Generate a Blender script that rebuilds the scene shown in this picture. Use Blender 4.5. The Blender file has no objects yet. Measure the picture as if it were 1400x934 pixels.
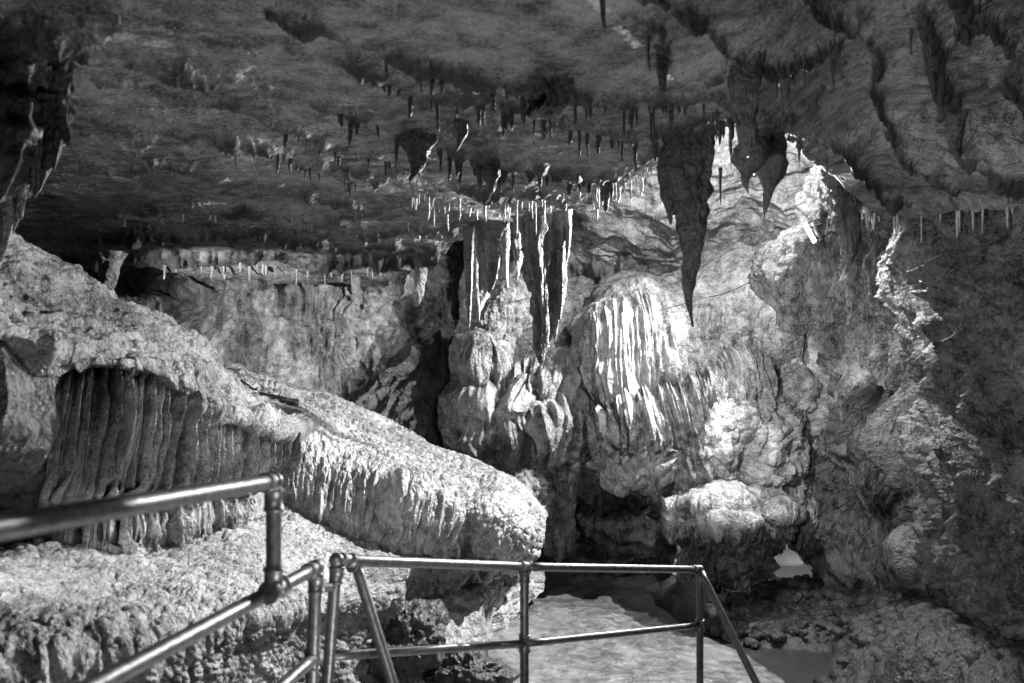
import bpy, math, random
import numpy as np
from mathutils import Vector

# ------------------------------------------------------------------ camera, world, lamps, exposure
F, H = 1167.0, 2.9            # focal length in photo pixels, eye height over the cave floor
S = bpy.context.scene
C = S.collection
cam_d = bpy.data.cameras.new('camera'); cam = bpy.data.objects.new('camera', cam_d); C.objects.link(cam)
cam_d.lens = 30.0; cam_d.sensor_width = 36.0; cam_d.clip_start = 0.05; cam_d.clip_end = 200
cam.location = (0, 0, H); cam.rotation_euler = (math.radians(90), 0, 0)
cam_d.dof.use_dof = True; cam_d.dof.focus_distance = 8.6; cam_d.dof.aperture_fstop = 2.4
S.camera = cam
W = bpy.data.worlds.new('World'); S.world = W; W.use_nodes = True
W.node_tree.nodes['Background'].inputs[0].default_value = (1, 1, 1, 1)
W.node_tree.nodes['Background'].inputs[1].default_value = 0.012
S.view_settings.view_transform = 'Standard'; S.view_settings.look = 'None'
S.view_settings.exposure = 1.1; S.view_settings.gamma = 1.0
S.render.engine = 'CYCLES'
S.cycles.use_denoising = True; S.cycles.denoiser = 'OPENIMAGEDENOISE'
S.cycles.max_bounces = 4; S.cycles.diffuse_bounces = 1; S.cycles.glossy_bounces = 2
S.cycles.sample_clamp_indirect = 3.0
S.cycles.caustics_reflective = False; S.cycles.caustics_refractive = False

def P(px, py, d):
    return Vector((d * (px - 700) / F, d, H - d * (py - 467) / F))

def lamp(name, px, py, d, power, radius, spot=None, aim=None, blend=0.6):
    L = bpy.data.lights.new(name, 'SPOT' if spot else 'POINT')
    L.energy = power; L.shadow_soft_size = radius
    o = bpy.data.objects.new(name, L); C.objects.link(o); o.location = P(px, py, d)
    if spot:
        L.spot_size = math.radians(spot); L.spot_blend = blend
        o.rotation_euler = (P(*aim) - P(px, py, d)).to_track_quat('-Z', 'Y').to_euler()
    return o
# lamps inferred from the light, plus unseen ones added for fill, rake and glints
lamp('unseen_light', 948, 396, 6.15, 250, 0.02, 84, (1060, 540, 10.2), 1.0)      # hung behind the long spear stalactite: the main light, its bundle shadow falls on the back wall
lamp('unseen_light', 1128, 712, 11.3, 110, 0.03)                    # round the corner of the right wall, over the far pool
lamp('unseen_light', 1162, 285, 8.0, 110, 0.03, 110, (1290, 640, 7.2), 1.0)     # added light behind the thick trunk, to rake down the right wall
lamp('unseen_light', 948, 400, 6.1, 80, 0.02, 62, (150, 600, 5.2), .5)        # added second spot at the spear, turned left on to the curtain
lamp('unseen_light', 938, 716, 10.4, 220, 0.03)                     # added low behind the mushroom ledge, for glints on the wet path
lamp('added_fill', 1150, 250, 0.5, 130, 0.08, 42, (580, 690, 7.6), 1.0)      # frontal fill added beside the visitor, on the mound
lamp('unseen_light', 731, 736, 9.9, 80, 0.03)                      # added low behind the mound's tip for path glints, grazes the pillar
lamp('unseen_light', 742, 378, 8.6, 150, 0.03, 100, (120, 520, 5.2), .8)      # behind the tallest central bundle: rakes ledge, curtain and shelf
lamp('unseen_light', 1010, 150, 9.0, 240, 0.05)                    # added out of sight behind the ceiling's lip, brightens the alcove
lamp('unseen_light', -300, 700, 3.4, 60, 0.05, 60, (180, 850, 4.6), .8)    # low spot added beside the left wall to brighten the shelf
lamp('unseen_light', 110, 450, 8.4, 300, 0.04, 80, (430, 450, 12), .8)        # added out of sight behind the ledge, lights the back wall
lamp('added_fill', 760, 1500, 2.4, 75, 0.12, 150, (720, 0, 3.6), 1.0)      # low fill added from below: dim wash on the near ceiling
lamp('added_fill', 200, 250, 0.6, 330, 0.1, 60, (1400, 540, 6), 1.0)      # fill added at the visitor's left, on the right wall
lamp('strip_light', 1096, 322, 8.35, 1250, 0.02, 160, (350, 560, 7.0), 1.0)      # the strip lamp's own light, thrown left and down over the flowstones
lamp('unseen_light', 655, 712, 9.9, 340, 0.05, 100, (640, 60, 4.5), 1.0)      # added uplight behind the mound's tip: rakes the ceiling towards the visitor

# ------------------------------------------------------------------ noise
def _hash(ix, iy, iz, seed=0):
    h = (ix.astype(np.int64) * 374761393 + iy.astype(np.int64) * 668265263 + iz.astype(np.int64) * 2147483647 + seed * 1274126177) & 0xffffffff
    h = ((h ^ (h >> 13)) * 1274126177) & 0xffffffff
    h = ((h ^ (h >> 16)) * 2246822519) & 0xffffffff
    return ((h ^ (h >> 15)) & 0xffffff) / float(0xffffff)

def vnoise(x, y, z, seed=0):
    x, y, z = np.broadcast_arrays(x, y, z)
    ix, iy, iz = np.floor(x), np.floor(y), np.floor(z)
    fx, fy, fz = x - ix, y - iy, z - iz
    fx = fx * fx * (3 - 2 * fx); fy = fy * fy * (3 - 2 * fy); fz = fz * fz * (3 - 2 * fz)
    ix, iy, iz = ix.astype(np.int64), iy.astype(np.int64), iz.astype(np.int64)
    r = 0
    for a in (0, 1):
        for b in (0, 1):
            for c in (0, 1):
                w = (fx if a else 1 - fx) * (fy if b else 1 - fy) * (fz if c else 1 - fz)
                r = r + w * _hash(ix + a, iy + b, iz + c, seed)
    return r * 2 - 1

def fbm(x, y, z, octv=4, seed=0, gain=0.5):
    r = 0; a = 1.0
    for o in range(octv):
        k = 2.03 ** o
        r = r + a * vnoise(x * k + 13.7 * o, y * k - 7.1 * o, z * k + 3.3 * o, seed + o); a *= gain
    return r

def ridged(x, y, z, octv=4, seed=0, gain=0.55):
    r = 0; a = 1.0
    for o in range(octv):
        k = 2.03 ** o
        r = r + a * (1 - 2 * np.abs(vnoise(x * k + 13.7 * o, y * k - 7.1 * o, z * k, seed + o))); a *= gain
    return r

def worley(x, y, seed=0, jit=0.9):
    """2-D cell bumps: 1 at a cell's middle falling to 0"""
    ix, iy = np.floor(x).astype(np.int64), np.floor(y).astype(np.int64)
    best = np.full(x.shape, 9.0); hh = np.zeros(x.shape)
    for a in (-1, 0, 1):
        for b in (-1, 0, 1):
            cx, cy = ix + a, iy + b
            jx = _hash(cx, cy, cx * 0, seed); jy = _hash(cx, cy, cx * 0 + 1, seed)
            d = (cx + 0.5 + (jx - 0.5) * jit - x) ** 2 + (cy + 0.5 + (jy - 0.5) * jit - y) ** 2
            m = d < best
            best = np.where(m, d, best); hh = np.where(m, _hash(cx, cy, cx * 0 + 2, seed), hh)
    return np.sqrt(np.clip(1 - best * 1.7, 0, 1)) * (0.45 + 0.55 * hh)

def ribs(s, t, freq, seed=0, wob=0.5, straight=0.25):
    """rounded vertical ribs of uneven width and height"""
    ph = s * freq + wob * fbm(s * freq * 0.35, t * straight, 0 * s, 2, seed) * 1.6
    k = np.floor(ph); f = ph - k
    hgt = 0.35 + 0.65 * _hash(k.astype(np.int64), k.astype(np.int64) * 0 + seed, k.astype(np.int64) * 0, 3)
    return np.sqrt(np.clip(1 - (2 * f - 1) ** 2, 0, 1)) * hgt

def drape(s, t, f, seed=0, k=.16, bead=.35):
    """uneven hanging flutes: ridged noise drawn out down the rock, beaded"""
    w = .35 * fbm(s * 1.1, t * .9, 0 * s, 2, seed + 5)
    r = 0; a = 1.0
    for o, q in enumerate((1.0, 2.1, 4.3)):
        n = 1 - np.abs(vnoise((s + w / f * 2) * f * q, t * f * q * k, 0 * s + o * 9, seed + o)) * 2.2
        r = r + a * np.clip(n, -.4, 1); a *= .5
    return r * .6 + bead * .5 * fbm(s * f * 1.3, t * f * .9, 0 * s, 2, seed + 31)

def billow(g, f, seed=0, octv=4, zk=.7):
    """rounded lumps parted by sharp creases"""
    r = 0; a = 1.0
    for o in range(octv):
        k = f * 2.05 ** o; r = r + a * (np.abs(vnoise(g.x * k + o * 5.1, g.y * k, g.z * k * zk, seed + o)) - .3); a *= .55
    return r

def thin(s, t, freq, seed=0, wob=.6, wd=.2):
    """thin separate ribs with flat gaps, as on a stone curtain"""
    ph = s * freq + wob * 1.6 * fbm(s * freq * .2, t * .7, 0 * s, 2, seed)
    k = np.floor(ph); f = ph - k; ki = k.astype(np.int64)
    h = .25 + .75 * _hash(ki, ki * 0 + seed, ki * 0, 3); c = .35 + .3 * _hash(ki, ki * 0 + seed, ki * 0, 4)
    return np.exp(-((f - c) / wd) ** 2) * h * (1 + .3 * vnoise(s * freq, t * 14, 0 * s, seed))

def smooth(a, b, x):
    t = np.clip((x - a) / (b - a), 0, 1); return t * t * (3 - 2 * t)

# ------------------------------------------------------------------ materials
MATS = {}
def rock(name, dark, light, rough=0.5, fine=1.0, spec=0.4, scale=1.0, coat=0.0):
    """limestone / calcite: two tones mixed by noise, speckle, wetness, fine bump"""
    if name in MATS: return MATS[name]
    m = bpy.data.materials.new(name); m.use_nodes = True; nt = m.node_tree; N = nt.nodes; L = nt.links
    bs = N['Principled BSDF']; tc = N.new('ShaderNodeTexCoord')
    def noise(sc, det, rgh=0.6):
        n = N.new('ShaderNodeTexNoise'); n.inputs['Scale'].default_value = sc; n.inputs['Detail'].default_value = det
        n.inputs['Roughness'].default_value = rgh; L.new(tc.outputs['Object'], n.inputs['Vector']); return n.outputs['Fac']
    def mth(op, a, b=None):
        x = N.new('ShaderNodeMath'); x.operation = op
        for i, v in enumerate((a, b)):
            if v is None: continue
            if isinstance(v, (int, float)): x.inputs[i].default_value = v
            else: L.new(v, x.inputs[i])
        return x.outputs[0]
    big = noise(1.3 * scale, 5); mid = noise(9 * scale, 6, 0.7); tiny = noise(70 * scale, 4, 0.75)
    f = mth('ADD', mth('MULTIPLY', big, 0.36), mth('ADD', mth('MULTIPLY', mid, 0.44), mth('MULTIPLY', tiny, 0.4)))
    ramp = N.new('ShaderNodeValToRGB'); L.new(f, ramp.inputs[0])
    ramp.color_ramp.elements[0].position = 0.52; ramp.color_ramp.elements[0].color = (dark,) * 3 + (1,)
    ramp.color_ramp.elements[1].position = 0.69; ramp.color_ramp.elements[1].color = (light,) * 3 + (1,)
    L.new(ramp.outputs[0], bs.inputs['Base Color'])
    r = mth('ADD', mth('MULTIPLY', mid, 0.5), rough - 0.25); L.new(r, bs.inputs['Roughness'])
    bs.inputs['Specular IOR Level'].default_value = spec
    bs.inputs['Coat Weight'].default_value = coat; bs.inputs['Coat Roughness'].default_value = 0.09
    b1 = N.new('ShaderNodeBump'); b1.inputs['Strength'].default_value = 1.0; b1.inputs['Distance'].default_value = 0.045 * fine
    L.new(noise(14 * scale, 5, 0.62), b1.inputs['Height'])
    vo = N.new('ShaderNodeTexVoronoi'); vo.inputs['Scale'].default_value = 34 * scale; L.new(tc.outputs['Object'], vo.inputs['Vector'])
    b3 = N.new('ShaderNodeBump'); b3.invert = True; b3.inputs['Distance'].default_value = 0.012 * fine; L.new(vo.outputs['Distance'], b3.inputs['Height']); L.new(b1.outputs[0], b3.inputs['Normal']); b1 = b3
    b2 = N.new('ShaderNodeBump'); b2.inputs['Strength'].default_value = 1.0; b2.inputs['Distance'].default_value = 0.009 * fine
    L.new(noise(110 * scale, 3, 0.7), b2.inputs['Height']); L.new(b1.outputs[0], b2.inputs['Normal'])
    L.new(b2.outputs[0], bs.inputs['Normal'])
    MATS[name] = m; return m

CEIL = rock('ceiling_limestone', 0.03, 0.40, 0.6, .7, scale=1.0)
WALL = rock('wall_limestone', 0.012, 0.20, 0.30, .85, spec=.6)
def add_ridge_shade(m, col):
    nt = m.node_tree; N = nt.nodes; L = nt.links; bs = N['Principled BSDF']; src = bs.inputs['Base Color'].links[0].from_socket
    a = N.new('ShaderNodeAttribute'); a.attribute_name = 'ridge_shade'; n = N.new('ShaderNodeTexNoise'); n.inputs['Scale'].default_value = 6; n.inputs['Detail'].default_value = 5
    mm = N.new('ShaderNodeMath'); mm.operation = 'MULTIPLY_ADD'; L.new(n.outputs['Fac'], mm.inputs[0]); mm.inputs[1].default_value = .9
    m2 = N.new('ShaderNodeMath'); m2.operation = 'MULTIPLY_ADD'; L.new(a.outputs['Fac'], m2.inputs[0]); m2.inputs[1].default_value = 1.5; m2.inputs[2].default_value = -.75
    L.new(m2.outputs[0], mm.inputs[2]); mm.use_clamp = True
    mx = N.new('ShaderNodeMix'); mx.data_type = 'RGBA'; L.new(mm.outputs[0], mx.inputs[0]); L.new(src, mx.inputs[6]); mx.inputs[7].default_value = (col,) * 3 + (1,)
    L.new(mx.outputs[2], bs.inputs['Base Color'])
add_ridge_shade(CEIL, .045)  # darkens the ridges: their shade painted into the ceiling colour
PALE = rock('pale_flowstone', 0.10, 0.58, 0.38, 0.8, spec=0.5)
GREY = rock('grey_flowstone', 0.06, 0.50, 0.36, 1.2, spec=0.5)
COLUMN = rock('grey_column_stone', 0.10, 0.34, 0.38, 1.2, spec=0.6)
MOUND = rock('wet_mound_flowstone', 0.10, 0.46, 0.30, 0.7, spec=0.7, coat=0.15)
DIM = rock('dark_stalactite_stone', 0.03, 0.13, 0.36, 1.2, spec=0.7)
STRAW = rock('straw_calcite', 0.25, 0.55, 0.35, 0.5, spec=0.5)
MUD = rock('dark_wet_rubble', 0.02, 0.13, 0.32, .8, spec=0.6)
FLOORM = rock('wet_cave_floor', 0.09, 0.34, 0.22, .25, spec=0.8, coat=1.0)

def puddles(m):
    nt = m.node_tree; N = nt.nodes; L = nt.links; bs = N['Principled BSDF']
    tc = N.new('ShaderNodeTexCoord'); n = N.new('ShaderNodeTexNoise'); n.inputs['Scale'].default_value = 1.6; n.inputs['Detail'].default_value = 6; L.new(tc.outputs['Object'], n.inputs['Vector'])
    r = N.new('ShaderNodeMapRange'); L.new(n.outputs['Fac'], r.inputs[0]); r.inputs[1].default_value = .44; r.inputs[2].default_value = .56; r.inputs[3].default_value = .05; r.inputs[4].default_value = .32
    L.new(r.outputs[0], bs.inputs['Coat Roughness']); L.new(r.outputs[0], bs.inputs['Roughness'])
puddles(FLOORM)

def simple(name, col, rough, metal=0.0, bump=0.0, emit=0.0, trans=0.0):
    m = bpy.data.materials.new(name); m.use_nodes = True; N = m.node_tree.nodes; L = m.node_tree.links
    bs = N['Principled BSDF']; tc = N.new('ShaderNodeTexCoord'); n = N.new('ShaderNodeTexNoise')
    n.inputs['Scale'].default_value = 35; n.inputs['Detail'].default_value = 6; L.new(tc.outputs['Object'], n.inputs['Vector'])
    rp = N.new('ShaderNodeValToRGB'); L.new(n.outputs['Fac'], rp.inputs[0])
    rp.color_ramp.elements[0].position = 0.3; rp.color_ramp.elements[0].color = (col * 0.6,) * 3 + (1,)
    rp.color_ramp.elements[1].position = 0.7; rp.color_ramp.elements[1].color = (col * 1.25,) * 3 + (1,)
    L.new(rp.outputs[0], bs.inputs['Base Color'])
    bs.inputs['Roughness'].default_value = rough; bs.inputs['Metallic'].default_value = metal
    if bump:
        b = N.new('ShaderNodeBump'); b.inputs['Distance'].default_value = bump; L.new(n.outputs['Fac'], b.inputs['Height']); L.new(b.outputs[0], bs.inputs['Normal'])
    if emit:
        bs.inputs['Emission Color'].default_value = (1, 1, 1, 1); bs.inputs['Emission Strength'].default_value = emit
    return m
STEEL = simple('galvanised_steel', 0.13, 0.42, 0.6, 0.002)
BLACK = simple('black_cable_sheath', 0.03, 0.5)
WHITE = simple('white_enamel', 0.7, 0.3)
GLOW = simple('fluorescent_tube_glow', 0.9, 0.4, emit=9.0)
WATER = bpy.data.materials.new('cave_water'); WATER.use_nodes = True
_n = WATER.node_tree.nodes; _b = _n['Principled BSDF']
_b.inputs['Base Color'].default_value = (0.05, 0.05, 0.05, 1); _b.inputs['Roughness'].default_value = 0.02
_b.inputs['Specular IOR Level'].default_value = 0.8
_t = _n.new('ShaderNodeTexNoise'); _t.inputs['Scale'].default_value = 9; _t.inputs['Detail'].default_value = 5
_tc = _n.new('ShaderNodeTexCoord'); WATER.node_tree.links.new(_tc.outputs['Object'], _t.inputs['Vector'])
_u = _n.new('ShaderNodeBump'); _u.inputs['Distance'].default_value = 0.01
WATER.node_tree.links.new(_t.outputs['Fac'], _u.inputs['Height']); WATER.node_tree.links.new(_u.outputs[0], _b.inputs['Normal'])

# ------------------------------------------------------------------ object helpers
def tag(o, label=None, cat=None, group=None, kind=None):
    if label: o['label'] = label
    if cat: o['category'] = cat
    if group: o['group'] = group
    if kind: o['kind'] = kind
    return o

def mesh_obj(name, V, faces, mat, parent=None, base=None, smooth_on=True):
    """V: n x 3 world coordinates, faces: array (m x 4) or list of arrays"""
    V = np.asarray(V, dtype=np.float64)
    if parent is not None: base = np.array(parent['_base'])
    elif base is None: base = np.array([V[:, 0].mean(), V[:, 1].mean(), V[:, 2].min()])
    me = bpy.data.meshes.new(name)
    fl = [np.asarray(f, dtype=np.int64) for f in (faces if isinstance(faces, list) else [faces])]
    fl = [f for f in fl if len(f)]
    me.vertices.add(len(V)); me.vertices.foreach_set('co', (V - base).astype(np.float32).ravel())
    tot = sum(f.size for f in fl); npoly = sum(len(f) for f in fl)
    me.loops.add(tot); me.loops.foreach_set('vertex_index', np.concatenate([f.ravel() for f in fl]).astype(np.int32))
    starts = []; k = 0
    for f in fl:
        starts.append(k + np.arange(len(f)) * f.shape[1]); k += f.size
    me.polygons.add(npoly); me.polygons.foreach_set('loop_start', np.concatenate(starts).astype(np.int32))
    me.polygons.foreach_set('use_smooth', np.full(npoly, smooth_on))
    me.update(calc_edges=True); me.validate()
    me.materials.append(mat)
    o = bpy.data.objects.new(name, me); C.objects.link(o)
    if parent is not None: o.parent = parent
    else: o.location = base; o['_base'] = [float(b) for b in base]
    return o

def cubic(ctrl, n, axis):
    """Catmull-Rom resampling of ctrl along axis to n samples"""
    ctrl = np.moveaxis(np.asarray(ctrl, float), axis, 0); m = ctrl.shape[0]
    t = np.linspace(0, m - 1, n); i = np.clip(np.floor(t).astype(int), 0, m - 2); f = (t - i).reshape(-1, *([1] * (ctrl.ndim - 1)))
    ext = np.concatenate([2 * ctrl[:1] - ctrl[1:2], ctrl, 2 * ctrl[-1:] - ctrl[-2:-1]])
    a, b, c, d = ext[i], ext[i + 1], ext[i + 2], ext[i + 3]
    r = 0.5 * (2 * b + (c - a) * f + (2 * a - 5 * b + 4 * c - d) * f ** 2 + (3 * b - a - 3 * c + d) * f ** 3)
    return np.moveaxis(r, 0, axis)

def unproj(Q):
    px, py, d = Q[..., 0], Q[..., 1], Q[..., 2]
    return np.stack([d * (px - 700) / F, d, H - d * (py - 467) / F], -1)

def project(Wp):
    return 700 + F * Wp[..., 0] / Wp[..., 1], 467 - F * (Wp[..., 2] - H) / Wp[..., 1]

def grid_normals(Wp):
    du = np.gradient(Wp, axis=1); dv = np.gradient(Wp, axis=0)
    n = np.cross(du, dv); n /= np.linalg.norm(n, axis=-1, keepdims=True) + 1e-9
    return n

def grid_faces(nv, nu, off=0, flip=False):
    a = np.arange(nv * nu).reshape(nv, nu) + off
    f = np.stack([a[:-1, :-1], a[:-1, 1:], a[1:, 1:], a[1:, :-1]], -1).reshape(-1, 4)
    return f[:, ::-1] if flip else f

class G: pass
def patch(name, rows, nu, nv, disp, mat, parent=None, back=0.0, lobes=(), fringe=None, sgn=None):
    """a rock body: control rows of (photo x, photo y, metres deep) -> dense relief with its own thickness"""
    Q = cubic(cubic(rows, nv, 0), nu, 1)
    if fringe is not None:
        u = np.linspace(0, 1, nu)[None, :]; v = np.linspace(0, 1, nv)[:, None]
        Q[..., 1] += fringe(u, v)
    Wp = unproj(Q); g = G()
    g.u, g.v = np.meshgrid(np.linspace(0, 1, nu), np.linspace(0, 1, nv))
    g.px, g.py, g.d = Q[..., 0], Q[..., 1], Q[..., 2]
    ds = np.linalg.norm(np.diff(Wp, axis=1), axis=-1).mean(0); dt = np.linalg.norm(np.diff(Wp, axis=0), axis=-1).mean(1)
    s = np.concatenate([[0], np.cumsum(ds)]); t = np.concatenate([[0], np.cumsum(dt)])
    g.s, g.t = np.meshgrid(s, t); g.x, g.y, g.z = Wp[..., 0], Wp[..., 1], Wp[..., 2]
    n = grid_normals(Wp)
    if sgn is None:  # towards the camera where the patch is seen
        view = Wp - np.array([0, 0, H]); sgn = -np.sign((n * view).sum(-1).mean()) or 1.0
    n = n * sgn
    if len(lobes):
        add = np.zeros(g.px.shape)
        for (lx, ly, rx, ry, amp) in lobes:
            q = ((g.px - lx) / rx) ** 2 + ((g.py - ly) / ry) ** 2
            k = smooth(0, 1, 1 - q + .25 * fbm(g.x * 3, g.y * 3, g.z * 3, 2, 77)) ** .8 if amp > 0 else np.exp(-q * 1.5)
            add = np.maximum(add, amp * k) if amp > 0 else add + amp * k
        Wp = Wp + n * add[..., None]
        n = grid_normals(Wp) * sgn
    Wp = Wp + n * disp(g)[..., None]
    V = Wp.reshape(-1, 3); fc = [grid_faces(nv, nu, flip=(sgn < 0))]
    if back:
        ring = np.concatenate([np.arange(nu), np.arange(2 * nu - 1, nv * nu, nu), np.arange(nv * nu - 2, (nv - 1) * nu - 1, -1), np.arange((nv - 2) * nu, 0, -nu)])
        c = V[ring].mean(0); R = V[ring]; k = len(ring)
        R1 = R + np.array([0, back, 0]); R2 = (R1 - c) * 0.6 + c + np.array([0, back * 0.3, 0])
        o1 = len(V); V = np.concatenate([V, R1, R2, (c + np.array([0, back * 1.4, 0]))[None]])
        i = np.arange(k); j = (i + 1) % k
        f1 = np.stack([ring[i], o1 + i, o1 + j, ring[j]], -1); f2 = np.stack([o1 + i, o1 + k + i, o1 + k + j, o1 + j], -1)
        f3 = np.stack([o1 + k + i, np.full(k, o1 + 2 * k), o1 + k + j], -1)
        if sgn < 0: f1, f2, f3 = f1[:, ::-1], f2[:, ::-1], f3[:, ::-1]
        fc += [np.concatenate([f1, f2]), f3]
    return mesh_obj(name, V, fc, mat, parent)

def rowz(*r): return [list(x) for x in r]

# ------------------------------------------------------------------ cave ceiling
HC_PX = [-500, 0, 500, 800, 1000, 1200, 1400, 1800]
HC_PY = [-900, 0, 120, 250, 300, 350, 390]
HC = np.array([
    [1.25, 1.25, 1.25, 1.25, 1.30, 1.55, 1.75, 1.8],
    [1.20, 1.22, 1.25, 1.25, 1.30, 1.62, 1.72, 1.8],
    [1.15, 1.20, 1.25, 1.25, 1.28, 1.60, 1.55, 1.5],
    [1.10, 1.15, 1.20, 1.22, 1.22, 1.30, 1.10, 1.1],
    [1.05, 1.10, 1.15, 1.15, 1.15, 1.15, 0.95, 0.9],
    [0.98, 1.02, 1.05, 1.05, 1.05, 0.90, 0.80, 0.8],
    [0.78, 0.80, 0.82, 0.82, 0.82, 0.80, 0.70, 0.7]])
def hc_at(px, py):
    px = np.clip(px, -500, 1800); py = np.clip(py, -900, 390)
    i = np.clip(np.searchsorted(HC_PY, py, 'right') - 1, 0, len(HC_PY) - 2); j = np.clip(np.searchsorted(HC_PX, px, 'right') - 1, 0, len(HC_PX) - 2)
    Y = np.array(HC_PY, float); X = np.array(HC_PX, float)
    fy = (py - Y[i]) / (Y[i + 1] - Y[i]); fx = (px - X[j]) / (X[j + 1] - X[j])
    fy = fy * fy * (3 - 2 * fy); fx = fx * fx * (3 - 2 * fx)
    return (HC[i, j] * (1 - fy) * (1 - fx) + HC[i + 1, j] * fy * (1 - fx) + HC[i, j + 1] * (1 - fy) * fx + HC[i + 1, j + 1] * fy * fx)
def ceil_d(px, py):
    return hc_at(px, py) * F / (467.0 - np.asarray(py, float))
YE_X = [-600, 0, 90, 300, 520, 620, 700, 800, 850, 900, 960, 1010, 1050, 1100, 1150, 1200, 1300, 1400, 1700]
YE_Y = [370, 352, 352, 378, 392, 330, 300, 282, 255, 222, 190, 165, 168, 205, 250, 292, 290, 272, 250]

RIDGES = [  # (polyline in the photograph, half width px, drop m)
    ([(370, 22), (440, 50), (500, 70), (560, 88), (640, 106), (700, 117), (760, 122), (790, 137), (850, 141), (940, 137), (1000, 152)], 7, .13),
    ([(400, 70), (460, 88), (520, 108), (560, 124), (640, 138), (700, 143), (740, 156), (770, 171), (800, 178), (860, 187), (900, 185), (950, 172), (1000, 160)], 6, .12),
    ([(585, 178), (650, 178), (735, 176), (770, 172)], 4, .07),
    ([(250, 95), (330, 108), (380, 132), (460, 150), (530, 172), (565, 190), (610, 202), (650, 216), (700, 226), (740, 232), (800, 245), (840, 250)], 7, .14),
    ([(300, 195), (380, 205), (460, 242), (520, 250), (560, 246), (640, 257), (700, 268), (760, 275)], 6, .14),
    ([(100, 70), (160, 86), (230, 100), (300, 118)], 8, .10),
    ([(130, 112), (200, 128), (290, 150), (330, 145), (400, 160), (460, 165)], 7, .10),
    ([(360, 172), (420, 186), (470, 212), (540, 218), (600, 222)], 5, .08),
    ([(200, 222), (300, 250), (400, 268), (500, 290), (600, 312)], 5, .12),
    ([(100, 240), (200, 238), (260, 232)], 5, .08),
    ([(140, 300), (260, 290), (400, 300), (500, 320), (620, 322)], 5, .14),
    ([(100, 330), (220, 325), (350, 322), (450, 338), (600, 342)], 4, .16),
    ([(80, 356), (200, 350), (330, 352), (450, 362), (600, 360)], 5, .2),
    ([(880, -10), (940, 22), (980, 55), (1012, 84), (1022, 110)], 11, .16),
    ([(960, 120), (1010, 92), (1060, 97), (1100, 80), (1150, 55), (1175, 22)], 9, .12),
    ([(1120, 0), (1150, 45), (1194, 70), (1215, 130), (1232, 200), (1268, 247), (1300, 262)], 8, .14),
    ([(1243, 20), (1282, 60), (1303, 112), (1310, 165), (1330, 225), (1372, 248), (1420, 262)], 14, .24),
    ([(1300, -30), (1322, 10), (1350, 60), (1400, 130), (1450, 160)], 11, .18),
    ([(1040, 165), (1090, 185), (1140, 205), (1180, 240), (1230, 285)], 6, .12),
    ([(860, 25), (900, 45), (905, 80), (905, 120)], 7, .07),
    ([(690, 262), (740, 268), (800, 262), (850, 240), (900, 208), (960, 178)], 6, .12),
    ([(0, 40), (60, 60), (110, 60), (160, 40)], 16, .14),
    ([(180, 215), (230, 172), (262, 200)], 10, .10),
]
def ridge_field(px, py):
    add = np.zeros(px.shape); rn = fbm(px * .05, py * .05, 0 * px, 4, 5, .65)
    wx = (7 + 12 * smooth(1050, 1200, px)) * fbm(px * .02, py * .016, 0 * px + 4, 4, 6, .6); px, py = px + wx, py + 7 + 6 * fbm(px * .03, py * .03, 0 * px + 9, 4, 7, .6)
    for poly, w, drop in RIDGES:
        best = np.full(px.shape, 1e9); sgn = np.zeros(px.shape)
        for (x0, y0), (x1, y1) in zip(poly[:-1], poly[1:]):
            dx, dy = x1 - x0, y1 - y0; L2 = dx * dx + dy * dy
            t = np.clip(((px - x0) * dx + (py - y0) * dy) / L2, 0, 1)
            ex, ey = px - x0 - t * dx, py - y0 - t * dy; d = ex * ex + ey * ey
            m = d < best; best = np.where(m, d, best); sgn = np.where(m, np.sign(ey), sgn)
        calm = .75 + .25 * smooth(520, 680, px + 1.6 * (200 - py)); drop = drop * calm
        drop = drop * np.clip(.85 + .8 * vnoise(px * .011 + drop * 90, py * .011, 0 * px, 12), .45, 1.4)
        ww = w * (1 + 0.45 * rn) * np.where(sgn > 0, 0.55, 1.2 if abs(dx) > abs(dy) else .8)
        add = np.maximum(add, drop * np.exp(-best / ww ** 2) * (1 + 0.5 * rn))
    return add

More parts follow.
